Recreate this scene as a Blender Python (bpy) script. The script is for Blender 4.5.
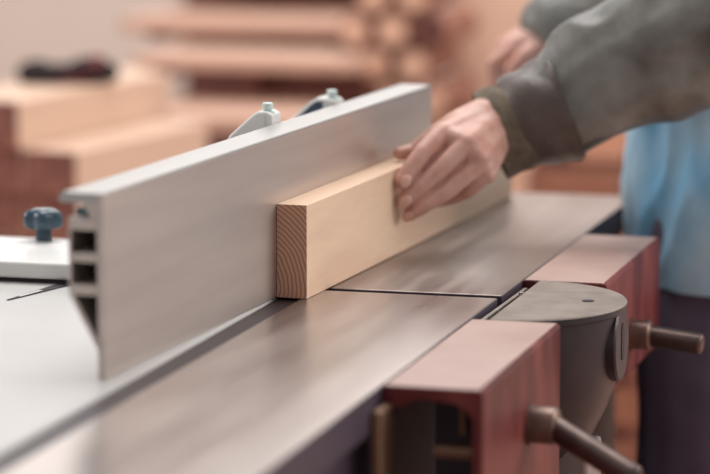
import bpy, bmesh, math, random
from mathutils import Vector, Matrix, noise
random.seed(7)
for o in list(bpy.data.objects):
    bpy.data.objects.remove(o)
S = bpy.context.scene
C = S.collection
T = 0.85                                  # height of the table tops above the floor (m)

def V(x, y, z):                            # millimetres about the table top -> metres
    return Vector((x / 1000.0, y / 1000.0, z / 1000.0 + T))

def col(r, g, b):
    def f(c):
        c /= 255.0
        return c / 12.92 if c <= 0.04045 else ((c + 0.055) / 1.055) ** 2.4
    return (f(r), f(g), f(b), 1.0)

# ------------------------------------------------------------------ camera
YAW, PITCH, FPX = 0.267699, 0.150456, 3000.0
cd = bpy.data.cameras.new('camera')
cam = bpy.data.objects.new('camera', cd)
C.objects.link(cam)
cam.location = V(876.16, -3003.92, 540.75)
cam.rotation_euler = (math.pi / 2 - PITCH, 0, YAW)
cd.sensor_width = 36.0
cd.lens = FPX * 36.0 / 710.0
cd.clip_start = 0.05
cd.dof.use_dof = True
cd.dof.focus_distance = 3.19
cd.dof.aperture_fstop = 2.8
S.camera = cam

# ------------------------------------------------------------------ light
W = bpy.data.worlds.new('world')
S.world = W
W.use_nodes = True
bg = W.node_tree.nodes['Background']
bg.inputs[0].default_value = (1.0, 0.95, 0.94, 1)
bg.inputs[1].default_value = 0.48

def area(name, loc, target, sx, sy, power, color):
    l = bpy.data.lights.new(name, 'AREA')
    l.shape = 'RECTANGLE'; l.size = sx; l.size_y = sy; l.energy = power; l.color = color
    o = bpy.data.objects.new(name, l); C.objects.link(o)
    o.location = loc
    o.rotation_euler = (Vector(target) - Vector(loc)).to_track_quat('-Z', 'Y').to_euler()
    return o
area('skylight', (-0.3, 1.6, 4.2), (0, 0.4, 0.85), 3.0, 3.0, 150, (1.0, 0.98, 0.96))
area('window_light', (3.6, 1.8, 2.4), (0, 0.4, 0.85), 2.4, 1.8, 105, (1.0, 0.95, 0.91))
area('side_fill_light', (-3.6, 0.6, 2.3), (0.1, 0.5, 0.85), 2.2, 1.6, 52, (0.96, 0.98, 1.0))  # fill added from the left to light the shirt front

S.view_settings.view_transform = 'Standard'
S.view_settings.look = 'None'
S.view_settings.exposure = 0.0
S.view_settings.gamma = 1.0
S.view_settings.use_curve_mapping = False

# ------------------------------------------------------------------ materials
def newmat(name):
    m = bpy.data.materials.new(name); m.use_nodes = True
    nt = m.node_tree
    return m, nt, nt.nodes['Principled BSDF']

def mat(name, c1, c2=None, rough=0.5, metal=0.0, scale=20.0, stretch=(1, 1, 1), bump=0.0, bscale=None, detail=4.0, spec=0.5, lo=0.35, hi=0.65, rvar=0.0):
    m, nt, b = newmat(name)
    N, L = nt.nodes, nt.links
    b.inputs['Roughness'].default_value = rough
    b.inputs['Metallic'].default_value = metal
    b.inputs['Specular IOR Level'].default_value = spec
    if c2 is None:
        b.inputs['Base Color'].default_value = c1
    tc = N.new('ShaderNodeTexCoord'); mp = N.new('ShaderNodeMapping')
    mp.inputs['Scale'].default_value = stretch
    L.new(tc.outputs['Object'], mp.inputs[0])
    nz = N.new('ShaderNodeTexNoise'); nz.inputs['Scale'].default_value = scale; nz.inputs['Detail'].default_value = detail
    L.new(mp.outputs[0], nz.inputs['Vector'])
    if c2 is not None:
        cr = N.new('ShaderNodeValToRGB')
        cr.color_ramp.elements[0].position = lo; cr.color_ramp.elements[0].color = c1
        cr.color_ramp.elements[1].position = hi; cr.color_ramp.elements[1].color = c2
        L.new(nz.outputs['Fac'], cr.inputs[0]); L.new(cr.outputs[0], b.inputs['Base Color'])
    if rvar:
        mr = N.new('ShaderNodeMapRange')
        mr.inputs['To Min'].default_value = rough - rvar; mr.inputs['To Max'].default_value = rough + rvar
        mr.inputs['From Min'].default_value = 0.3; mr.inputs['From Max'].default_value = 0.7
        L.new(nz.outputs['Fac'], mr.inputs['Value']); L.new(mr.outputs[0], b.inputs['Roughness'])
    if bump:
        n2 = N.new('ShaderNodeTexNoise'); n2.inputs['Scale'].default_value = bscale or scale; n2.inputs['Detail'].default_value = 3
        L.new(mp.outputs[0], n2.inputs['Vector'])
        bp = N.new('ShaderNodeBump'); bp.inputs['Strength'].default_value = bump; bp.inputs['Distance'].default_value = 0.004
        L.new(n2.outputs['Fac'], bp.inputs['Height']); L.new(bp.outputs[0], b.inputs['Normal'])
    return m

def wood(name, c1, c2, axis='Y', wscale=28.0, dist=3.0, rough=0.55):
    """long grain along the object's axis, with cathedral figure"""
    m, nt, b = newmat(name)
    N, L = nt.nodes, nt.links
    b.inputs['Roughness'].default_value = rough
    b.inputs['Specular IOR Level'].default_value = 0.3
    tc = N.new('ShaderNodeTexCoord'); mp = N.new('ShaderNodeMapping')
    mp.inputs['Scale'].default_value = (0.16, 1, 1) if axis == 'X' else (1, 0.16, 1) if axis == 'Y' else (1, 1, 0.16)
    L.new(tc.outputs['Object'], mp.inputs[0])
    nz = N.new('ShaderNodeTexNoise'); nz.inputs['Scale'].default_value = 9; nz.inputs['Detail'].default_value = 2
    L.new(mp.outputs[0], nz.inputs['Vector'])
    mu = N.new('ShaderNodeMath'); mu.operation = 'MULTIPLY'; mu.inputs[1].default_value = wscale
    L.new(nz.outputs['Fac'], mu.inputs[0])
    sn = N.new('ShaderNodeMath'); sn.operation = 'SINE'; L.new(mu.outputs[0], sn.inputs[0])
    n2 = N.new('ShaderNodeTexNoise'); n2.inputs['Scale'].default_value = 160; n2.inputs['Detail'].default_value = 4
    L.new(mp.outputs[0], n2.inputs['Vector'])
    n3 = N.new('ShaderNodeMath'); n3.operation = 'MULTIPLY_ADD'; n3.inputs[1].default_value = 0.4; n3.inputs[2].default_value = 0.3; L.new(n2.outputs['Fac'], n3.inputs[0])
    a = N.new('ShaderNodeMath'); a.operation = 'MULTIPLY_ADD'; a.inputs[1].default_value = 0.16; a.inputs[2].default_value = 0.1
    L.new(sn.outputs[0], a.inputs[0])
    ad = N.new('ShaderNodeMath'); ad.operation = 'ADD'; L.new(a.outputs[0], ad.inputs[0]); L.new(n3.outputs[0], ad.inputs[1])
    cr = N.new('ShaderNodeValToRGB')
    cr.color_ramp.elements[0].position = 0.3; cr.color_ramp.elements[0].color = c1
    cr.color_ramp.elements[1].position = 0.85; cr.color_ramp.elements[1].color = c2
    L.new(ad.outputs[0], cr.inputs[0]); L.new(cr.outputs[0], b.inputs['Base Color'])
    return m

def endgrain(name, c1, c2, centre, freq=900.0):
    m, nt, b = newmat(name)
    N, L = nt.nodes, nt.links
    b.inputs['Roughness'].default_value = 0.75
    b.inputs['Specular IOR Level'].default_value = 0.2
    tc = N.new('ShaderNodeTexCoord')
    nz = N.new('ShaderNodeTexNoise'); nz.inputs['Scale'].default_value = 30; nz.inputs['Detail'].default_value = 2
    L.new(tc.outputs['Object'], nz.inputs['Vector'])
    sub = N.new('ShaderNodeVectorMath'); sub.operation = 'SUBTRACT'; sub.inputs[1].default_value = centre
    L.new(tc.outputs['Object'], sub.inputs[0])
    ml = N.new('ShaderNodeVectorMath'); ml.operation = 'MULTIPLY'; ml.inputs[1].default_value = (1, 0, 1)
    L.new(sub.outputs[0], ml.inputs[0])
    ln = N.new('ShaderNodeVectorMath'); ln.operation = 'LENGTH'; L.new(ml.outputs[0], ln.inputs[0])
    mu = N.new('ShaderNodeMath'); mu.operation = 'MULTIPLY'; mu.inputs[1].default_value = freq; L.new(ln.outputs['Value'], mu.inputs[0])
    m2 = N.new('ShaderNodeMath'); m2.operation = 'MULTIPLY_ADD'; m2.inputs[1].default_value = 9.0
    L.new(nz.outputs['Fac'], m2.inputs[0]); L.new(mu.outputs[0], m2.inputs[2])
    sn = N.new('ShaderNodeMath'); sn.operation = 'SINE'; L.new(m2.outputs[0], sn.inputs[0])
    mr = N.new('ShaderNodeMapRange'); mr.inputs['From Min'].default_value = -1.0; L.new(sn.outputs[0], mr.inputs['Value'])
    cr = N.new('ShaderNodeValToRGB')
    cr.color_ramp.elements[0].position = 0.0; cr.color_ramp.elements[0].color = c1
    cr.color_ramp.elements[1].position = 0.6; cr.color_ramp.elements[1].color = c2
    L.new(mr.outputs[0], cr.inputs[0]); L.new(cr.outputs[0], b.inputs['Base Color'])
    return m

M = {}
M['iron'] = mat('ground_cast_iron', col(180, 170, 166), col(190, 181, 176), rough=0.30, metal=1.0, scale=30, stretch=(1, 0.12, 1), rvar=0.03, bump=0.015, bscale=220)
M['iron_infeed'] = mat('scratched_cast_iron', col(142, 131, 126), col(164, 152, 146), rough=0.38, metal=1.0, scale=40, stretch=(1, 0.10, 1), rvar=0.04, bump=0.02, bscale=200)
M['navy'] = mat('dark_machine_paint', col(60, 48, 62), col(70, 58, 72), rough=0.5, scale=8)
M['black'] = mat('black_cavity', col(44, 34, 44), rough=0.7)
M['white_paint'] = mat('white_machine_paint', col(186, 185, 183), col(192, 191, 189), rough=0.45, scale=6)
M['alu'] = mat('anodised_aluminium', col(188, 176, 170), col(200, 188, 181), rough=0.42, metal=0.75, scale=40, stretch=(1, 0.04, 1), bump=0.03, bscale=120)
M['alu_top'] = mat('bright_aluminium', col(168, 166, 163), col(174, 172, 169), rough=0.38, metal=0.3, scale=30, stretch=(1, 0.05, 1))
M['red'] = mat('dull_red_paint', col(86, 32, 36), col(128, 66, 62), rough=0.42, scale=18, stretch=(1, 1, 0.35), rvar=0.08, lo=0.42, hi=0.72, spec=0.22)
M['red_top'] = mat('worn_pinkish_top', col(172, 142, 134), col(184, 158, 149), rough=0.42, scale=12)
M['guard_top'] = mat('grey_guard_top', col(130, 120, 113), col(150, 139, 131), rough=0.5, metal=0.3, scale=30)
M['guard'] = mat('dark_guard_casting', col(46, 37, 43), col(56, 46, 51), rough=0.40, metal=0.2, scale=20)
M['steel_dark'] = mat('dark_steel_handle', col(78, 64, 62), col(96, 80, 74), rough=0.36, metal=0.7, scale=40)
M['steel_collar'] = mat('worn_steel_collar', col(104, 84, 78), col(134, 112, 100), rough=0.38, metal=0.7, scale=40)
M['bronze'] = mat('brown_metal', col(120, 92, 76), col(140, 110, 90), rough=0.4, metal=0.6, scale=30)
M['chrome'] = mat('bright_metal', col(205, 205, 205), rough=0.2, metal=1.0)
M['teal'] = mat('dark_teal_plastic', col(44, 66, 82), col(60, 84, 96), rough=0.25, scale=40)
M['bracket'] = mat('pale_grey_bracket', col(206, 206, 204), col(216, 216, 214), rough=0.4, scale=20)
M['bluepanel'] = mat('dark_blue_panel', col(52, 70, 92), rough=0.4)
M['knobwhite'] = mat('pale_aqua_knob', col(206, 222, 220), rough=0.3)
M['board'] = wood('planed_wood', col(212, 178, 152), col(228, 198, 172))
M['board_end'] = endgrain('wood_end_grain', col(164, 116, 94), col(206, 162, 138), (-0.06, 0, 0.012), 1350)
M['beam'] = wood('sawn_beam', col(204, 172, 150), col(222, 192, 170), wscale=10)
M['beam_end'] = mat('shaded_beam_end_grain', col(118, 74, 66), col(150, 100, 86), rough=0.8, scale=25)  # end grain with the shade of the camera-facing ends painted in
M['plank'] = wood('rack_plank', col(200, 160, 140), col(216, 180, 160), axis='X', wscale=10)
M['ply'] = wood('sheet_wood', col(232, 194, 170), col(240, 204, 182), axis='Z', wscale=8)
M['ply2'] = wood('sheet_wood_darker', col(206, 154, 128), col(218, 168, 144), axis='Z', wscale=8)
M['rack'] = mat('brown_rack_wood', col(104, 62, 56), col(124, 76, 68), rough=0.7, scale=12)
M['bark'] = mat('log_bark', col(130, 88, 76), col(172, 120, 100), rough=0.85, scale=30, bump=0.6)
M['log_end'] = endgrain('log_end_grain', col(192, 148, 124), col(226, 186, 162), (0, 0, 0), 600)
M['log_dark'] = mat('dark_log_end', col(84, 46, 44), col(104, 60, 54), rough=0.85, scale=30)  # darker brown than the other log ends
M['skin'] = mat('skin', col(196, 146, 131), col(213, 170, 156), rough=0.45, scale=45, bump=0.12, bscale=140)
M['skin'].node_tree.nodes['Principled BSDF'].inputs['Subsurface Weight'].default_value = 0.12
M['skin'].node_tree.nodes['Principled BSDF'].inputs['Subsurface Radius'].default_value = (0.006, 0.003, 0.002)
M['nail'] = mat('fingernail', col(214, 168, 152), rough=0.3)
M['jacket'] = mat('olive_jacket_cloth', col(78, 71, 66), col(136, 138, 134), rough=0.38, scale=15, bump=0.6, bscale=26, lo=0.3, hi=0.7)
M['cuff'] = mat('dark_brown_cuff', col(78, 67, 62), col(100, 90, 84), rough=0.42, scale=22, bump=0.25, bscale=80)
M['lining'] = mat('brown_cuff_lining', col(96, 86, 74), col(122, 110, 94), rough=0.9, scale=60, bump=0.5)
M['shirt'] = mat('faded_blue_denim', col(106, 168, 206), col(208, 234, 246), rough=0.85, scale=9, stretch=(1, 1, 0.45), bump=0.2, bscale=120, lo=0.32, hi=0.7)
M['trousers'] = mat('dark_trousers', col(90, 80, 98), col(100, 90, 108), rough=0.9, scale=20)
M['hair'] = mat('brown_hair', col(70, 48, 36), col(90, 62, 46), rough=0.6, scale=80)
M['boot'] = mat('brown_boot_leather', col(66, 46, 38), rough=0.5)
M['eye'] = mat('eye_white', col(235, 230, 225), rough=0.2)
M['rag'] = mat('black_and_red_cloth', col(36, 26, 30), col(150, 62, 64), rough=0.9, scale=11, lo=0.5, hi=0.62)
M['wall'] = mat('cream_plaster', col(226, 214, 204), col(232, 220, 210), rough=0.9, scale=2)
M['floor'] = mat('sawdust_floor', col(170, 134, 116), col(194, 156, 136), rough=0.9, scale=5)
M['bench'] = mat('bench_wood', col(140, 92, 74), col(160, 108, 86), rough=0.7, scale=10)

# ------------------------------------------------------------------ helpers
def root(name, loc, label, cat, group=None):
    o = bpy.data.objects.new(name, None); C.objects.link(o)
    o.empty_display_size = 0.05
    o.location = loc; o['label'] = label; o['category'] = cat
    if group: o['group'] = group
    return o
def tag(o, label, cat, group=None):
    o['label'] = label; o['category'] = cat
    if group: o['group'] = group
    return o
def base_of(o):
    b = Vector((0, 0, 0))
    while o is not None:
        b += o.location; o = o.parent
    return b
def build(name, bm, mats, parent=None, loc=None, smooth=False, bevel=0.0, angle=40):
    """bm is in world metres; the object's origin goes to its parent's base (or to loc)"""
    if not isinstance(mats, (list, tuple)): mats = [mats]
    base = base_of(parent) if parent is not None else (Vector(loc) if loc is not None else Vector((0, 0, 0)))
    bmesh.ops.recalc_face_normals(bm, faces=bm.faces[:])
    for v in bm.verts: v.co -= base
    me = bpy.data.meshes.new(name); bm.to_mesh(me); bm.free()
    for m in mats: me.materials.append(m)
    o = bpy.data.objects.new(name, me); C.objects.link(o)
    if parent is not None: o.parent = parent
    else: o.location = base
    if smooth:
        for p in me.polygons: p.use_smooth = True
        if angle < 180: me.set_sharp_from_angle(angle=math.radians(angle))
    if bevel:
        md = o.modifiers.new('bevel', 'BEVEL'); md.width = bevel; md.segments = 3; md.limit_method = 'ANGLE'; md.angle_limit = math.radians(35)
        md.harden_normals = False
    return o
def BM(): return bmesh.new()
def box(bm, x0, x1, y0, y1, z0, z1, mi=0):
    vs = [bm.verts.new(V(x, y, z)) for x in (x0, x1) for y in (y0, y1) for z in (z0, z1)]
    for f in ((0, 1, 3, 2), (4, 6, 7, 5), (0, 4, 5, 1), (2, 3, 7, 6), (0, 2, 6, 4), (1, 5, 7, 3)):
        bm.faces.new([vs[i] for i in f]).material_index = mi
    return bm
def obox(bm, o, ax, ay, lx, ly, z0, z1, mi=0):
    """box with corner o=(x,y), unit directions ax, ay, lengths lx, ly"""
    P = [(o[0] + ax[0] * a + ay[0] * b, o[1] + ax[1] * a + ay[1] * b) for a, b in ((0, 0), (lx, 0), (lx, ly), (0, ly))]
    lo = [bm.verts.new(V(x, y, z0)) for x, y in P]; hi = [bm.verts.new(V(x, y, z1)) for x, y in P]
    bm.faces.new(lo); bm.faces.new(hi)
    fs = [bm.faces.new([lo[i], lo[(i + 1) % 4], hi[(i + 1) % 4], hi[i]]) for i in range(4)]
    for f in fs: f.material_index = mi
    return bm, fs
def prism(bm, pts, a, b, mi=0):
    """closed polygon pts (world Vectors at one end) swept by b-a"""
    lo = [bm.verts.new(p + a) for p in pts]; hi = [bm.verts.new(p + b) for p in pts]
    n = len(pts); fs = [bm.faces.new(lo), bm.faces.new(hi)]
    for i in range(n): fs.append(bm.faces.new([lo[i], lo[(i + 1) % n], hi[(i + 1) % n], hi[i]]))
    for f in fs: f.material_index = mi
    return fs
def frame(d):
    d = d.normalized()
    up = Vector((0, 0, 1)) if abs(d.z) < 0.9 else Vector((1, 0, 0))
    s = d.cross(up).normalized()
    return d, s, s.cross(d).normalized()
def tube(bm, pts, n=16, cap=True, mi=0):
    """pts: list of (Vector, radius)"""
    rings = []
    for i, (p, r) in enumerate(pts):
        q0 = pts[max(i - 1, 0)][0]; q1 = pts[min(i + 1, len(pts) - 1)][0]
        d = q1 - q0
        if d.length < 1e-9: d = pts[-1][0] - pts[0][0]
        d, s, u = frame(d)
        rings.append([bm.verts.new(p + s * (math.cos(2 * math.pi * k / n) * r) + u * (math.sin(2 * math.pi * k / n) * r)) for k in range(n)])
    for a, b in zip(rings, rings[1:]):
        for k in range(n):
            bm.faces.new([a[k], a[(k + 1) % n], b[(k + 1) % n], b[k]]).material_index = mi
    if cap:
        bm.faces.new(rings[0]).material_index = mi; bm.faces.new(rings[-1]).material_index = mi
    return bm
def rod(bm, a, b, r, n=24, rnd=0.0, mi=0):
    """rod from a to b with rounded far end"""
    d = (b - a); L = d.length; d.normalize()
    pts = [(a, r)]
    if rnd:
        for k in range(0, 6):
            t = k / 5 * math.pi / 2
            pts.append((b - d * rnd + d * (rnd * math.sin(t)), r - rnd + rnd * math.cos(t) if k < 5 else max(r - rnd, 0.0005)))
    else: pts.append((b, r))
    return tube(bm, pts, n, True, mi)
def sphere(bm, c, r, n=16, sc=(1, 1, 1)):
    mtx = Matrix.Translation(c) @ Matrix.Diagonal((r * sc[0], r * sc[1], r * sc[2], 1))
    bmesh.ops.create_uvsphere(bm, u_segments=n, v_segments=n // 2 + 2, radius=1, matrix=mtx)
def capsule(bm, p, q, r0, r1, n=14):
    d = q - p
    L = max(d.length, 1e-6); dn = d / L
    pts = []
    for k in range(5):
        t = -math.pi / 2 + k / 4 * math.pi / 2
        pts.append((p + dn * (r0 * math.sin(t)), max(r0 * math.cos(t), r0 * 0.02)))
    for k in range(5):
        t = k / 4 * math.pi / 2
        pts.append((q + dn * (r1 * math.sin(t)), max(r1 * math.cos(t), r1 * 0.02)))
    tube2(bm, pts, dn, n)
def tube2(bm, pts, dn, n):
    d, s, u = frame(dn); rings = []
    for p, r in pts:
        rings.append([bm.verts.new(p + s * (math.cos(2 * math.pi * k / n) * r) + u * (math.sin(2 * math.pi * k / n) * r)) for k in range(n)])
    for a, b in zip(rings, rings[1:]):
        for k in range(n): bm.faces.new([a[k], a[(k + 1) % n], b[(k + 1) % n], b[k]])
    bm.faces.new(rings[0]); bm.faces.new(rings[-1])
def chain(bm, js):
    """js: list of (x,y,z,r) in mm"""
    for a, b in zip(js, js[1:]):
        capsule(bm, V(*a[:3]), V(*b[:3]), a[3] / 1000, b[3] / 1000)
def remesh(bm, voxel, smooth=4, factor=0.5):
    """fuse overlapping closed pieces into one continuous surface; returns a bmesh"""
    bmesh.ops.recalc_face_normals(bm, faces=bm.faces[:])
    me = bpy.data.meshes.new('tmp'); bm.to_mesh(me); bm.free()
    o = bpy.data.objects.new('tmp', me); C.objects.link(o)
    r = o.modifiers.new('r', 'REMESH'); r.mode = 'VOXEL'; r.voxel_size = voxel
    s = o.modifiers.new('s', 'SMOOTH'); s.iterations = smooth; s.factor = factor
    dg = bpy.context.evaluated_depsgraph_get()
    ev = o.evaluated_get(dg)
    out = bmesh.new(); out.from_mesh(ev.to_mesh()); ev.to_mesh_clear()
    bpy.data.objects.remove(o); bpy.data.meshes.remove(me)
    return out
def wrinkle(bm, amp, scale, stretch=(1, 1, 1), amp2=0.0, scale2=0.0, keep=None):
    bm.normal_update()
    for v in bm.verts:
        p = v.co
        q = Vector((p.x * stretch[0], p.y * stretch[1], p.z * stretch[2]))
        d = noise.noise(q * scale) * amp
        if amp2: d += (1 - 2 * abs(noise.noise(q * scale2 + Vector((5, 3, 1))))) * amp2
        if keep: d *= keep(p)
        v.co = p + v.normal * d

# ------------------------------------------------------------------ setting
def struct(name, bm, m):
    o = build(name, bm, m); o['kind'] = 'structure'; return o
struct('floor', box(BM(), -4200, 3000, -3600, 4400, -900, -850), M['floor'])
struct('wall_back', box(BM(), -4200, 3000, 4300, 4400, -850, 2300), M['wall'])
struct('wall_left', box(BM(), -4300, -4200, -3600, 4400, -850, 2300), M['wall'])

m_, nt_, b_ = newmat('added_window_glow')
b_.inputs['Base Color'].default_value = col(230, 235, 240)
b_.inputs['Emission Color'].default_value = (1.0, 0.97, 0.95, 1); b_.inputs['Emission Strength'].default_value = 1.5
w1 = build('added_window_1', box(BM(), -2500, -100, 4262, 4300, 470, 1750), m_); w1['kind'] = 'structure'  # unseen glowing window, added to brighten the reflection in the near table
M['frame'] = mat('added_frame_paint', col(214, 208, 202), rough=0.5)
for x0, x1, z0, z1 in ((-2540, -60, 430, 470), (-2540, -60, 1750, 1790), (-2540, -2500, 470, 1750), (-100, -60, 470, 1750), (-1320, -1280, 470, 1750)):
    build('added_window_frame', box(BM(), x0, x1, 4240, 4300, z0, z1), M['frame'], w1)

# ------------------------------------------------------------------ machine
# white table of the machine, left of the planer
t = root('machine_table', V(-450, -350, -850), 'white painted machine table left of the fence, carrying the flat crossbar', 'machine table')
build('table_top', box(BM(), -900, -36, -1150, 330, -40, 0), M['white_paint'], t, bevel=0.003)
build('cabinet', box(BM(), -860, -70, -1050, 300, -850, -40), M['white_paint'], t, bevel=0.004)
sl = BM()
prism(sl, [V(-304, -92, 0.3), V(-301, -92, 0.3), V(-270, 22, 0.3), V(-288, 22, 0.3)], Vector((0, 0, 0)), Vector((0, 0, 0.0006)))
so = build('slot', sl, M['black'], t)
build('gap_shade_strip', box(BM(), -35.9, -8.3, -1150, 885, -38, -2.5), mat('gap_shade_brown', col(46, 36, 40), col(54, 44, 48), rough=0.5, scale=10), t, bevel=0.001)  # dark filler standing in for the shaded gap beside the planer tables
sl = BM()
prism(sl, [V(-298.5, -72, 1.0), V(-295.5, -72, 1.0), V(-287, -30, 1.0), V(-292, -30, 1.0)], Vector((0, 0, 0)), Vector((0, 0, 0.0006)))
build('slot_insert', sl, M['bracket'], so)

t = root('crossbar', V(-450, 100, 0), 'flat pale grey crossbar lying across the white table, with a star knob on it', 'machine rail')
build('bar', box(BM(), -900, -105, 17, 186, 5, 23), M['bracket'], t, bevel=0.0035)
build('shadow_gap', box(BM(), -890, -110, 24, 180, 0, 5), M['black'], t)  # dark strip standing in for the shadow gap under the bar

# star knob on the bar
t = root('star_knob', V(-364, 172, 23), 'dark teal four lobed star knob standing on the pale grey crossbar', 'knob')
bm = BM(); tube(bm, [(V(-364, 172, 23), .0105), (V(-364, 172, 25), .0095), (V(-364, 172, 40), .0095)], 24)
build('stem', bm, M['teal'], t, smooth=True)
bm = BM()
rings = []
prof = [(0.3, 36), (0.75, 37), (0.95, 40), (1.0, 45), (0.98, 52), (0.9, 56), (0.7, 58.5), (0.45, 59.5), (0.2, 59.8)]
n = 64
for k, z in prof:
    rg = []
    for i in range(n):
        a = 2 * math.pi * i / n
        r = 23.5 * k * (1 - 0.2 * (1 - math.cos(5 * a)) / 2 * (1 if k > 0.5 else 0.3))
        rg.append(bm.verts.new(V(-364 + r * math.cos(a), 172 + r * math.sin(a), z)))
    rings.append(rg)
for a, b in zip(rings, rings[1:]):
    for i in range(n): bm.faces.new([a[i], a[(i + 1) % n], b[(i + 1) % n], b[i]])
bm.faces.new(rings[0]); bm.faces.new(rings[-1])
build('head', bm, M['teal'], t, smooth=True, angle=60)

# planer body and tables
pb = root('planer_base', V(80, -100, -850), 'dark painted base cabinet under the planer tables, behind the red castings', 'machine base')
bm = BM()
prism(bm, [V(-12, y, z) for y, z in ((-1100, -850), (860, -850), (860, -38.2), (120, -38.2), (120, -110), (20, -110), (20, -38.2), (-1100, -38.2))], Vector((0, 0, 0)), Vector((0.188, 0, 0)))
build('cabinet', bm, M['navy'], pb, bevel=0.004)
bm = BM(); tube(bm, [(V(0, 70, -72), .028), (V(166, 70, -72), .028)], 40)
cu = build('cutter_drum', bm, M['steel_dark'], pb, smooth=True)
for k in range(3):
    a = k * 2 * math.pi / 3 + 0.5
    bm = BM(); cy, cz = 70 + 28 * math.cos(a), -72 + 28 * math.sin(a)
    box(bm, 0, 166, cy - 1.2, cy + 1.2, cz - 1.2, cz + 1.2)
    build('blade', bm, M['chrome'], cu)
for x in (-8, 166):
    bm = BM(); box(bm, x, x + 8, 55, 85, -110, -50); build('bearing', bm, M['navy'], pb)

def itable(name, y0, y1, z1, m, label):
    bm = BM()
    box(bm, -8, 193, y0, y1, -38, z1)
    o = build(name, bm, [m, M['navy']], None, loc=V(80, (y0 + y1) / 2, -38), bevel=0.0015)
    for p in o.data.polygons:
        if p.normal.z < 0.5: p.material_index = 1
    return tag(o, label, 'planer table')
itable('outfeed_table', -1150, 59, 0, M['iron'], 'ground metal planer table on the near side of the dark cutter gap')
itable('infeed_table', 79, 885, -0.6, M['iron_infeed'], 'ground metal planer table on the far side of the dark cutter gap')

# ------------------------------------------------------------------ fence
FA = 0.0474547
fd = Vector((math.sin(FA), math.cos(FA), 0)); fn = Vector((math.cos(FA), -math.sin(FA), 0))
P0 = V(-34.1, 0, 0) 
def F(nn, z, s=0): return P0 + fn * (nn / 1000) + fd * (s / 1000) + Vector((0, 0, (z * 1.017 + 0.3) / 1000))
S0, S1 = -468.0, 574.0
t = root('jointer_fence', F(-20, 0, 0), 'long upright pale aluminium fence with a hollow slotted end', 'fence')
bm = BM()
A, B = fd * (S0 / 1000), fd * (S1 / 1000)
def fp(pts): return prism(bm, [F(n_, z_) for n_, z_ in pts], A, B)
fp([(-7, 0), (0, 0), (0, 166.8), (-7, 166.8)])                         # front plate
fp([(-35, 79), (-32, 79), (-32, 146), (-35, 146)])                  # back wall
fp([(-32, 135), (-7, 135), (-7, 146), (-32, 146)])
fp([(-32, 106), (-7, 106), (-7, 115), (-32, 115)])
fp([(-35, 76), (-7, 76), (-7, 86), (-35, 86)])
fp([(-35, 76), (-31, 78), (-7, 36), (-7, 26)])                      # slanting web
fp([(-13, 146), (-7, 146), (-7, 160), (-20, 160)])
build('body', bm, M['alu'], t, bevel=0.0008)
bm = BM()
fp([(-44, 162), (-42, 159.5), (-34, 159.5), (-7.2, 159.5), (-7.2, 167), (-0.6, 167), (0, 167.4), (-1.0, 168.8), (-40, 168.8), (-43, 167), (-44, 165)])
build('top_flange', bm, M['alu_top'], t, smooth=True)
bm = BM(); 
fp([(-28, 148), (-18, 148), (-18, 155), (-28, 155)])
build('groove_strip', bm, M['teal'], t)

# clamps behind the fence
def clamp(name, y, label, panel):
    xb = -34.1 + y * math.tan(FA)
    t = root(name, V(-90, y, 0), label, 'clamp', 'clamps behind the fence')
    prof = [(-128, 0), (-128, 150), (-124, 157), (-116, 164), (-98, 180), (-91, 184), (-82, 184.5), (-72, 183), (-58, 179)]
    dz = (120 - y) * 0.036
    prof = [(px, z + dz if z else 0) for px, z in prof]
    dx = (y - 120) * 0.0 
    end = min(xb - 46, -70 if y < 200 else -66)
    pts = [(px + dx, z) for px, z in prof if px + dx < end - 1]
    pts += [(end, 181 + dz), (end, 0)]
    bm = BM(); prism(bm, [V(px, y, z) for px, z in pts], Vector((0, 0, 0)), Vector((0, 0.034, 0)))
    build('housing', bm, M['bracket'], t, bevel=0.003, smooth=True)
    bm = BM()
    q = [(-121, 141), (-120, 154), (-113, 160), (-97, 175.5), (-90, 180), (-83, 180), (-83, 141)]
    q = [(a_, b_ + dz) for a_, b_ in q]
    prism(bm, [V(px + dx, y - 1, z) for px, z in q], Vector((0, 0, 0)), Vector((0, 0.002, 0)))
    build('side_panel', bm, panel, t)
    kx = end - 9
    k = BM(); tube(k, [(V(kx, y + 12, 180 + dz), .008), (V(kx, y + 12, 184 + dz), .008), (V(kx, y + 12, 184.3 + dz), .0045), (V(kx, y + 12, 185 + dz), .0045), (V(kx, y + 12, 185.3 + dz), .006), (V(kx, y + 12, 192 + dz), .006), (V(kx, y + 12, 193 + dz), .005)], 20)
    build('knob', k, M['knobwhite'], t, smooth=True)
clamp('fence_clamp', 120, 'pale grey rounded clamp behind the fence, nearer one, with a plain grey side', M['bracket'])
clamp('fence_clamp', 350, 'pale clamp behind the fence, farther one, with a dark blue side panel', M['bluepanel'])

# ------------------------------------------------------------------ board
t = root('wooden_board', P0 + fn * 0.0171, 'thick pale planed wooden board pressed against the fence and pushed by a hand', 'board')
bm = BM()
prism(bm, [F(0.4, 0), F(34.1, 0), F(34.1, 98.4), F(0.4, 98.4)], fd * 0.0, fd * 0.83)
bo = build('board', bm, [M['board'], M['board_end']], t, bevel=0.0006)
for p in bo.data.polygons:
    if abs(p.normal.y) > 0.8: p.material_index = 1

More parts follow.
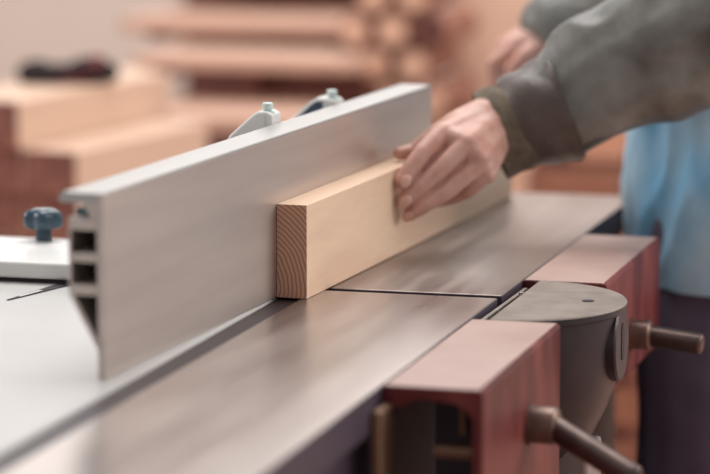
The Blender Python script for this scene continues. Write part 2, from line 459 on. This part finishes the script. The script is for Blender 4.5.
# ------------------------------------------------------------------ red castings
def red_casting(name, y0, y1, depth, label, hy, hz, lever_to, collar, lever_r, taper):
    t = root(name, V(240, (y0 + y1) / 2, -depth), label, 'casting', 'red castings at the table edge')
    bm = BM()
    prof = [(193.5, -1), (196, 0), (284, 0), (287, -3), (287, -depth), (277, -depth), (277, -30), (272, -21), (262, -15), (240, -12.5), (222, -13), (217, -16), (213, -20), (206, -21), (197, -19), (193.5, -14)]
    fs = prism(bm, [V(x, 0, z) for x, z in prof], Vector((0, y0 / 1000, 0)), Vector((0, y1 / 1000, 0)))
    
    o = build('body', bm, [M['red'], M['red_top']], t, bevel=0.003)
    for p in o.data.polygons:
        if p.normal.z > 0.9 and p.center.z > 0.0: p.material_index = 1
    bm = BM(); box(bm, 206, 276.5, y0 + 150, y0 + 162, -depth, -24); build('shaded_web', bm, M['navy'], t)  # dark colour puts the shade of the recess onto this web
    # clamp handle
    bm = BM()
    c0, c1 = V(287, hy, hz), V(287 + collar[0], hy, hz)
    tube(bm, [(c0, collar[1] * .0011), (V(290, hy, hz), collar[1] * .0011), (V(290, hy, hz), collar[1] / 1000), (c1 - Vector((.003, 0, 0)), collar[1] / 1000), (c1, collar[1] * .00085)], 28)
    hc = build('clamp_collar', bm, M['steel_collar'], t, smooth=True)
    bm = BM(); st = V(287 + collar[0] - 8, hy, hz)
    rod(bm, st, V(*lever_to), lever_r / 1000, 28, lever_r * 0.0004)
    build('clamp_lever', bm, M['steel_dark'], t, smooth=True)
    return t
t = red_casting('red_casting', -421, -69, 230, 'red cast bracket nearest the camera, with an arched opening and a slanting lever', -215, -74, (400, -262, -111), (28, 18.5), 12.5, 0)
bm = BM(); box(bm, 193.6, 204, -462, -421.2, -230, -16)
build('mounting_bar', bm, M['bronze'], t, bevel=0.003)
bm = BM(); tube(bm, [(V(235, -385, -66), .007), (V(276, -385, -66), .007)], 16)
build('bolt', bm, M['bronze'], t, smooth=True)
bm = BM(); box(bm, 236, 243, -300, -290, -70, -14)
build('spring_pin', bm, M['bronze'], t)
red_casting('red_casting', 184, 532, 130, 'red cast bracket behind the rounded grey guard, with a level lever', 338, -84, (371, 329, -90), (24, 17), 12.0, 0)

# ------------------------------------------------------------------ guard
t = root('guard_housing', V(250, 58, -850), 'rounded dark grey guard casting with a flat pale top between the red castings', 'guard')
GX, GY = 213.0, 58.0
def half(R, z, n=40, x0=GX):
    pts = [V(x0, GY - R, z)]
    for i in range(n + 1):
        a = -math.pi / 2 + math.pi * i / n
        pts.append(V(GX + R * 0.93 * math.cos(a), GY + R * math.sin(a), z))
    return pts
def loft(bm, rings):
    rs = [[bm.verts.new(p) for p in r] for r in rings]
    n = len(rs[0])
    for a, b in zip(rs, rs[1:]):
        for i in range(n): bm.faces.new([a[i], a[(i + 1) % n], b[(i + 1) % n], b[i]])
    bm.faces.new(rs[0]); bm.faces.new(rs[-1])
bm = BM()
loft(bm, [half(124.5, -9)[1:], half(126, -7.5)[1:], half(126, -1.5)[1:], half(124.5, 0)[1:]])
tp = build('top_plate', bm, [M['guard_top'], M['guard']], t, smooth=True)
for p in tp.data.polygons:
    if p.normal.z < 0.3: p.material_index = 1
bm = BM()
loft(bm, [half(R, z)[1:] for R, z in ((30, -200), (66, -170), (90, -140), (105, -112), (114, -85), (119, -55), (121.5, -30), (122, -9))])
build('casting', bm, M['guard'], t, smooth=True, angle=60)
bm = BM(); tube(bm, [(V(296, 58, -42), .040), (V(325.5, 58, -42), .040), (V(327.5, 58, -42), .038)], 40)
bo2 = build('boss', bm, M['guard'], t, smooth=True)
bm = BM()
pts = []
for i in range(24):
    a = 2 * math.pi * i / 24
    pts.append(V(327.2, 58 + 7 * math.cos(a), -40 + 7 * math.sin(a) + (13 if math.sin(a) > 0 else -13)))
prism(bm, pts, Vector((0, 0, 0)), Vector((0.0012, 0, 0)))
build('boss_slot', bm, M['black'], bo2)
bm = BM(); tube(bm, [(V(289, 66, 0.1), .0065), (V(289, 66, 0.7), .0065)], 20)
build('screw_hole', bm, M['black'], t, smooth=True)
bm = BM(); box(bm, 193.6, 213, -60, 180, -60, -34)
build('slot_bed', bm, M['black'], t)
bm = BM(); prism(bm, [V(198.5, -50, -36), V(203, -50, -36), V(203, -50, -4), V(198.5, -50, -4)], Vector((0, 0, 0)), Vector((.002, .205, 0)))
build('guide_bar', bm, M['guard_top'], t, bevel=0.001)
bm = BM(); tube(bm, [(V(209, 105, -36), .003), (V(209, 105, -1), .003), (V(209, 105, 0), .002)], 12)
build('set_screw', bm, M['chrome'], t, smooth=True)
bm = BM(); box(bm, 222, 300, 18, 98, -850, -150)
build('post', bm, mat('grey_post_paint', col(150, 138, 134), col(164, 150, 146), rough=0.4, metal=0.4, scale=10), t, bevel=0.005)

# ------------------------------------------------------------------ person
per = root('person', V(340, 810, -850), 'person in an olive jacket and blue denim shirt pushing the board with one hand', 'person')
bm = BM()
# torso core, neck, head
for dy in (-80, 0, 80):
    chain(bm, [(345, 810 + dy, -20, 95), (345, 810 + dy, 150, 90), (360, 810 + dy * 1.1, 330, 95), (368, 810 + dy, 470, 70)])
chain(bm, [(368, 640, 500, 48), (366, 760, 530, 55), (366, 860, 530, 55), (368, 980, 500, 48)])
chain(bm, [(362, 810, 520, 62), (345, 810, 640, 56)])
hc = V(322, 810, 715)
sphere(bm, hc + Vector((.012, 0, .03)), 1, 24, (.098, .078, .095))
sphere(bm, hc + Vector((-.03, 0, -.045)), 1, 20, (.062, .058, .075))
chain(bm, [(236, 810, 745, 8), (214, 810, 706, 13)])                # nose
for s in (-1, 1):
    sphere(bm, V(340, 810 + s * 80, 715), 1, 12, (.02, .012, .034))  # ears
    chain(bm, [(244, 810 + s * 12, 752, 10), (252, 810 + s * 50, 750, 10)])  # brow
chain(bm, [(240, 790, 672, 8), (234, 810, 673, 9), (240, 830, 672, 8)])      # lips
sphere(bm, V(252, 810, 640), 1, 12, (.026, .03, .024))               # chin
# legs
for s in (-1, 1):
    chain(bm, [(340, 810 + s * 95, -40, 88), (318, 810 + s * 105, -390, 56), (345, 810 + s * 108, -770, 40)])
    chain(bm, [(350, 810 + s * 108, -800, 36), (250, 810 + s * 118, -822, 26)])
# left arm
chain(bm, [(368, 640, 500, 50), (338, 503, 247, 40), (215, 474, 188, 38), (120, 450, 146, 28), (105, 427, 142, 27)])
chain(bm, [(103, 430, 150, 20), (98, 428, 158, 14)])
# left palm: one ray to each knuckle
chain(bm, [(100, 425, 154, 18), (62, 357, 137, 14)]); chain(bm, [(104, 425, 146, 20), (91, 352, 128, 14)])
chain(bm, [(108, 425, 138, 20), (105, 354, 110, 13)]); chain(bm, [(110, 425, 130, 19), (111, 363, 92, 12)])
chain(bm, [(62, 357, 137, 13), (91, 352, 128, 13), (105, 354, 110, 12), (110, 362, 93, 11)])
chain(bm, [(92, 415, 142, 20), (78, 372, 124, 15)]); chain(bm, [(104, 412, 128, 20), (94, 372, 108, 15)])
fing = [
    [(61, 356, 139, 13.0), (43.6, 329, 119.2, 11.2), (32.3, 317, 101.5, 10.1), (23.0, 310, 87.2, 9.0)],
    [(91, 351, 128.5, 12.6), (61.0, 330, 97.4, 11.2), (42.6, 319, 80.4, 10.1), (24.5, 314, 64.5, 9.1)],
    [(105, 353, 105, 11.6), (70.5, 331, 73.6, 10.2), (51.0, 321, 60.6, 9.2), (29, 325, 46.6, 8.5)],
    [(110, 362, 92, 11), (90, 358, 72, 9.2), (70, 366, 62, 8.4), (50, 374, 56, 7.6)],
]
for f in fing: chain(bm, f)
for fa, fb in zip(fing[:2], fing[1:3]):                             # skin web set back between the fingers
    chain(bm, [tuple((fa[i][k] + fb[i][k]) / 2 + o_ for k, o_ in enumerate((-3, 9, -3))) + (6.5,) for i in (0, 1, 2)])
chain(bm, [(102, 425, 150, 19), (77, 355, 131, 13.5)]); chain(bm, [(106, 425, 142, 19), (98, 353, 119, 13.5)])
chain(bm, [(109, 425, 134, 19), (108, 358, 101, 12.5)])
chain(bm, [(92, 420, 154, 20), (72, 396, 148, 16), (46, 388, 134, 12), (19, 384, 113, 9.4), (4, 377, 110.5, 8.4)])   # thumb over the board's top edge
# right arm and hand (behind)
chain(bm, [(368, 980, 500, 50), (312, 1050, 262, 40), (180, 1025, 230, 37), (62, 1002, 202, 27)])
chain(bm, [(62, 1002, 202, 27), (30, 995, 192, 27), (2, 985, 180, 22)]); chain(bm, [(55, 980, 200, 22), (18, 965, 186, 20)]); chain(bm, [(58, 1020, 196, 20), (12, 1010, 180, 18)])
for k, (y, l) in enumerate(((958, 1.0), (980, 1.1), (1002, 1.0), (1020, 0.8))):
    chain(bm, [(10, y, 182, 11), (-12 * l - 4, y - 4, 164, 10), (-14 * l, y - 6, 140, 9), (-4, y - 6, 122, 8)])
chain(bm, [(52, 972, 194, 17), (34, 948, 178, 13), (14, 940, 158, 10)])
bm = remesh(bm, 0.0016, 3, 0.5)
pa, pb_ = V(106, 420, 146), V(92, 356, 116)
def in_palm(p):
    t_ = max(0.0, min(1.0, (p - pa).dot(pb_ - pa) / (pb_ - pa).length_squared))
    return t_ < 0.97 and (p - pa.lerp(pb_, t_)).length < 0.055
pv = [v for v in bm.verts if in_palm(v.co)]
for _ in range(14): bmesh.ops.smooth_vert(bm, verts=pv, factor=0.5, use_axis_x=True, use_axis_y=True, use_axis_z=True)
build('body', bm, M['skin'], per, smooth=True, angle=180)
# nails
def nail(tip, prev, up, r):
    tip, prev = V(*tip[:3]), V(*prev[:3])
    d = (tip - prev).normalized(); u = (up - d * up.dot(d)).normalized(); s = d.cross(u)
    b = BM()
    mtx = Matrix((( s.x * r, d.x * r * 1.35, u.x * r * .35, 0), (s.y * r, d.y * r * 1.35, u.y * r * .35, 0), (s.z * r, d.z * r * 1.35, u.z * r * .35, 0), (0, 0, 0, 1)))
    mtx = Matrix.Translation(tip + u * (r * 1.12) - d * r * .1) @ mtx
    bmesh.ops.create_uvsphere(b, u_segments=14, v_segments=8, radius=0.72, matrix=mtx)
    return b
for f in fing[:3]:
    build('fingernail', nail(f[3], f[2], Vector((0.75, -0.35, 0.45)), f[3][3] / 1000), M['nail'], per, smooth=True)
for s in (-1, 1):
    bm = BM(); sphere(bm, V(246, 810 + s * 31, 728), .012, 16); build('eye', bm, M['eye'], per, smooth=True)
bm = BM()
sphere(bm, hc + Vector((.024, 0, .045)), 1, 28, (.106, .09, .1)); 
for k in range(40):
    a = random.uniform(0, 6.28); e = random.uniform(0.1, 1.3)
    sphere(bm, hc + Vector((.03 + .09 * math.cos(a) * math.cos(e), .08 * math.sin(a) * math.cos(e), .055 + .09 * math.sin(e))), .022, 8)
bm = remesh(bm, 0.006, 3)
build('hair', bm, M['hair'], per, smooth=True, angle=180)

# shirt
bm = BM()
for dy, r in ((-112, 98), (-60, 132), (0, 142), (60, 132), (112, 98)):
    chain(bm, [(352, 810 + dy, -85, r + 4), (348, 810 + dy, 20, r + 6), (350, 810 + dy, 160, r), (362, 810 + dy, 330, r), (368, 810 + dy * .9, 470, r * .75)])
chain(bm, [(362, 810, 520, 76), (352, 810, 575, 70)])
bm = remesh(bm, 0.007, 4)
bmesh.ops.bisect_plane(bm, geom=bm.verts[:] + bm.edges[:] + bm.faces[:], plane_co=V(0, 0, -78), plane_no=(0, 0, -1), clear_outer=True)
wrinkle(bm, 0.022, 9, (1, 1, .35), 0.009, 22)
bmesh.ops.holes_fill(bm, edges=[e for e in bm.edges if e.is_boundary])
build('shirt', bm, M['shirt'], per, smooth=True, angle=180)

# jacket: body and both sleeves
bm = BM()
for dy, r in ((-128, 128), (-60, 162), (0, 172), (60, 162), (128, 128)):
    chain(bm, [(372, 810 + dy, 300, r), (374, 810 + dy, 360, r), (376, 810 + dy * .95, 470, r * .8)])
chain(bm, [(372, 640, 500, 82), (370, 760, 545, 66), (370, 860, 545, 66), (372, 980, 500, 82)])
chain(bm, [(165, 473, 156, 54), (195, 481, 174, 62), (223, 488, 194, 71), (288, 498, 228, 81), (338, 505, 254, 84), (352, 548, 334, 85), (368, 620, 460, 84)])
chain(bm, [(62, 1003, 216, 46), (180, 1028, 238, 58), (312, 1050, 268, 72), (345, 1015, 400, 76), (372, 980, 500, 82)])
bm = remesh(bm, 0.006, 5)
bmesh.ops.bisect_plane(bm, geom=bm.verts[:] + bm.edges[:] + bm.faces[:], plane_co=V(162, 472, 152), plane_no=(-.92, -.26, -.30), clear_outer=False)
wrinkle(bm, 0.010, 18, (1, 1, .7), 0.007, 13)
jk = build('jacket', bm, M['jacket'], per, smooth=True, angle=180)
# sleeve seam along the underside
bm = BM()
tube(bm, [(V(*p), .005) for p in ((180, 470, 102), (205, 462, 112), (250, 458, 138), (300, 462, 160), (345, 470, 180))], 10)
build('sleeve_seam', bm, M['jacket'], jk, smooth=True)
# cuff: a hollow band round the wrist, folded at the edge
def shell(bm, pts, wall, n=48, wob=0.0):
    ro, ri = [], []
    for i, (p, r) in enumerate(pts):
        d, s, u = frame(pts[-1][0] - pts[0][0])
        a_, b_ = [], []
        for k in range(n):
            a = 2 * math.pi * k / n
            w = 1 + wob * noise.noise(Vector((math.cos(a) * 1.6, math.sin(a) * 1.6, i * .35)))
            dirv = s * math.cos(a) + u * math.sin(a)
            a_.append(bm.verts.new(p + dirv * (r * w))); b_.append(bm.verts.new(p + dirv * (r * w - wall)))
        ro.append(a_); ri.append(b_)
    for A_, B_ in zip(ro, ro[1:]):
        for k in range(n): bm.faces.new([A_[k], A_[(k + 1) % n], B_[(k + 1) % n], B_[k]])
    for A_, B_ in zip(ri, ri[1:]):
        for k in range(n): bm.faces.new([A_[k], A_[(k + 1) % n], B_[(k + 1) % n], B_[k]])
    for A_, B_ in ((ro[0], ri[0]), (ro[-1], ri[-1])):
        for k in range(n): bm.faces.new([A_[k], A_[(k + 1) % n], B_[(k + 1) % n], B_[k]])
bm = BM()
ax0, ax1 = Vector((121, 461, 138)), Vector((178, 476, 161))
cp = []
for k, r in enumerate((54, 57, 59, 60, 61, 62, 63, 64, 64)):
    p = ax0.lerp(ax1, k / 8); cp.append((V(*p), r / 1000))
shell(bm, cp, .004, 48, .10)
cf = build('cuff', bm, M['cuff'], jk, smooth=True, angle=60)
bm = BM()
shell(bm, [(V(*ax0.lerp(ax1, k_)), r_ / 1000) for k_, r_ in ((0.93, 64), (0.95, 66), (1.0, 66.5), (1.05, 66), (1.07, 64))], .004, 48, .10)
build('cuff_seam', bm, M['cuff'], cf, smooth=True, angle=180)
bm = BM()
ax0, ax1 = Vector((92, 448, 126)), Vector((136, 464, 142))
cp = [(V(*ax0.lerp(ax1, k / 5)), r / 1000) for k, r in enumerate((50, 53, 54, 54, 53, 52))]
shell(bm, cp, .006, 48, .12)
for v in bm.verts:
    w_ = (V(136, 464, 142) - v.co).dot(Vector((44, 16, 16)).normalized())
    if w_ > 0.02: v.co += Vector((0.008, 0, -0.004)) * ((w_ - 0.02) / 0.03) * max(0.0, (V(0, 0, 140).z - v.co.z) / 0.05)
build('cuff_lining', bm, M['lining'], cf, smooth=True, angle=60)

# trousers
bm = BM()
for s in (-1, 1):
    chain(bm, [(352, 810 + s * 85, -20, 118), (340, 810 + s * 98, -140, 112), (322, 810 + s * 106, -390, 88), (345, 810 + s * 108, -770, 72), (345, 810 + s * 108, -775, 70)])
bm = remesh(bm, 0.008, 4)
wrinkle(bm, 0.012, 10, (1, 1, .5))
build('trousers', bm, M['trousers'], per, smooth=True, angle=180)
for s in (-1, 1):
    bm = BM()
    chain(bm, [(352, 810 + s * 108, -795, 48), (262, 812 + s * 116, -812, 40), (232, 812 + s * 118, -816, 34)])
    chain(bm, [(352, 810 + s * 108, -740, 50), (352, 810 + s * 108, -800, 50)])
    bm = remesh(bm, 0.006, 3)
    bmesh.ops.bisect_plane(bm, geom=bm.verts[:] + bm.edges[:] + bm.faces[:], plane_co=V(0, 0, -850), plane_no=(0, 0, -1), clear_outer=True)
    bmesh.ops.holes_fill(bm, edges=[e for e in bm.edges if e.is_boundary])
    build('boot', bm, M['boot'], per, smooth=True, angle=180)

# ------------------------------------------------------------------ background: beams on a bench
BA = math.radians(8)
bd = (math.sin(BA), math.cos(BA)); bn = (math.cos(BA), -math.sin(BA))
bo0 = Vector((-893, 1700))
t = root('workbench', V(-990, 2150, -850), 'low brown bench under the stacked beams', 'bench')
bm = BM(); obox(bm, (bo0.x - 330 * bn[0] - 40 * bd[0], bo0.y - 330 * bn[1] - 40 * bd[1]), bn, bd, 350, 700, -404, -374)
build('bench_top', bm, M['bench'], t)
for a, b in ((-320, 0), (-40, 0), (-320, 560), (-40, 560)):
    bm = BM(); obox(bm, (bo0.x + a * bn[0] + b * bd[0], bo0.y + a * bn[1] + b * bd[1]), bn, bd, 60, 60, -850, -404)
    build('leg', bm, M['bench'], t)
cols = [(-104, 104, 4), (-178, 68, 5), (-282, 98, 5)]
words_c = ['right hand column', 'middle column', 'left hand column']
words_r = ['bottom', 'second from bottom', 'third from bottom', 'fourth from bottom', 'topmost']
for ci, (a, w, nrow) in enumerate(cols):
    for r in range(nrow):
        z0 = -374 + r * 75.5
        if ci and r == 4: hh = 80
        else: hh = 75
        jit = random.uniform(-8, 8) + (-12 if r == nrow - 1 else 0)
        L_ = (495 if ci == 0 else 560 if ci == 1 else 640) + random.uniform(-10, 10)
        o2 = (bo0.x + a * bn[0] + jit * bd[0], bo0.y + a * bn[1] + jit * bd[1])
        bm = BM(); obox(bm, o2, bn, bd, w, L_, z0, z0 + hh)
        o = build('timber_beam', bm, [M['beam'], M['beam_end']], None, loc=V(o2[0], o2[1], z0), bevel=0.003)
        for p in o.data.polygons:
            if abs(p.normal.dot(Vector((bd[0], bd[1], 0)))) > 0.8: p.material_index = 1
        row = 'topmost' if r == nrow - 1 else words_r[r]
        tag(o, 'pale timber beam, %s in the %s of the stack behind the knob' % (row, words_c[ci]), 'beam', 'stacked beams')
# crumpled cloth on the stack
bm = BM()
for p, r in (((-1096, 2000, 22), 26), ((-1073, 2000, 24), 30), ((-1046, 2005, 28), 28), ((-1020, 2010, 26), 24), ((-990, 2015, 32), 34), ((-968, 2020, 28), 26)):
    sphere(bm, V(p[0], p[1], p[2] + 0), r / 1000, 14, (1.1, 1, .85))
bm = remesh(bm, 0.006, 3); wrinkle(bm, 0.012, 25)
tag(build('crumpled_cloth', bm, M['rag'], None, loc=V(-1005, 2005, 5), smooth=True, angle=180), 'crumpled black and red cloth lying on top of the stacked beams', 'cloth')

# lumber rack with planks, each lower shelf reaching farther out
t = root('lumber_rack', V(-1000, 3700, -850), 'brown wooden rack with stepped arms holding planks behind the fence', 'rack')
for x in (-1250, -840):
    bm = BM(); box(bm, x - 30, x + 30, 3760, 3820, -850, 330); build('upright', bm, M['rack'], t)
    bm = BM(); box(bm, x - 30, x + 30, 2750, 3760, -850, -800); build('foot', bm, M['rack'], t)
bm = BM(); box(bm, -1420, -800, 3822, 3845, -850, 420); build('gap_shade_panel', bm, M['rack'], t)  # dark sheet added so the gaps between the planks look shaded
shelves = [('highest', 146, 3350, -1340, -830, 26), ('upper', 38, 3100, -1325, -812, 30), ('middle', -18, 2850, -1215, -735, 26), ('lower', -112, 2600, -1130, -690, 34)]
for w, z, y, xa, xb, th in shelves:
    for x in (-1250, -840):
        xx = min(max(x, xa + 60), xb - 60)
        bm = BM(); box(bm, xx - 22, xx + 22, y + 30, 3760, z - th - 20, z - th - 0.5); build('shelf_arm', bm, M['rack'], t)
    for k in range(2):
        y0 = y + k * 205
        bm = BM(); box(bm, xa + random.uniform(-8, 8), (min(xb, -825) if k else xb) + random.uniform(-8, 8), y0, y0 + 200, z - th, z)
        o = build('rack_plank', bm, M['plank'], None, loc=V((xa + xb) / 2, y0, z - th), bevel=0.003)
        tag(o, 'brownish plank lying on the %s arms of the rack, %s one' % (w, 'front' if k == 0 else 'rear'), 'plank', 'planks on the rack')

# log pile on a low cabinet
bm = BM(); box(bm, -800, -560, 2960, 3300, -850, -150)
tag(build('low_cabinet', bm, M['bench'], None, loc=V(-680, 3130, -850), bevel=0.004), 'low brown cabinet under the pile of round logs', 'cabinet')
logs = [(-764, -110, 37, 1), (-684, -110, 37, 0), (-604, -110, 37, 0), (-724, -38, 36, 0), (-643, -38, 36, 0),
        (-766, 32, 34, 0), (-684, 34, 36, 0), (-602, 34, 36, 1), (-725, 104, 34, 0), (-643, 106, 36, 0)]
k = 0
lw = ['lower left with a dark end', 'lower middle', 'lower right', 'second row left', 'second row right', 'third row left', 'third row middle', 'third row right with a dark end', 'top row left', 'top row right']
for x, z, r, dk in logs:
    if not r: continue
    y0 = 2985 + random.uniform(-15, 25)
    t = root('log', V(x, y0 + 130, z - r), 'round cut log in the pile above the hand, %s' % lw[k], 'log', 'logs in the pile'); k += 1
    bm = BM(); pts = []
    tube(bm, [(V(x, y0, z), r / 1000), (V(x + 4, y0 + 130, z), r / 1000), (V(x, y0 + 280, z), r / 1000)], 20)
    for v in bm.verts:
        c = V(x, 0, z); d = Vector((v.co.x - c.x, 0, v.co.z - c.z)); v.co += d * 0.05 * noise.noise(v.co * 14)
    build('trunk', bm, M['bark'], t, smooth=True)
    bm = BM(); tube(bm, [(V(x, y0 - 1.5, z), r * .00086), (V(x, y0 + 2, z), r * .00086)], 20)
    o = build('cut_end', bm, M['log_dark'] if dk else M['log_end'], t)

# wooden sheets leaning on the back wall
for x0, x1, m, lab in ((-640, -385, M['ply'], 'pale upright wooden sheet standing behind the hand'), (-380, -150, M['ply2'], 'orange brown upright wooden sheet standing behind the sleeve')):
    bm = BM(); box(bm, x0, x1, 3330, 3350, -850, 700)
    o = build('wooden_sheet', bm, m, None, loc=V((x0 + x1) / 2, 3340, -850), bevel=0.002)
    for_l = tag(o, lab, 'wooden sheet')

# tall slatted crate behind the end of the table
t = root('slatted_crate', V(-150, 2480, -850), 'tall brown slatted wooden crate seen under the sleeve, behind the table end', 'crate')
for x in (-245, -75):
    for y in (2405, 2555):
        bm = BM(); box(bm, x - 15, x + 15, y - 15, y + 15, -850, -128); build('post', bm, M['rack'], t)
for k in range(7):
    z = -840 + k * 100
    bm = BM(); box(bm, -260, -60, 2378, 2390, z, z + 72); build('slat', bm, M['bench'], t)
    bm = BM(); box(bm, -260, -60, 2570, 2582, z, z + 72); build('slat', bm, M['bench'], t)
    bm = BM(); box(bm, -60, -48, 2390, 2570, z, z + 72); build('slat', bm, M['bench'], t)
    bm = BM(); box(bm, -272, -260, 2390, 2570, z, z + 72); build('slat', bm, M['bench'], t)
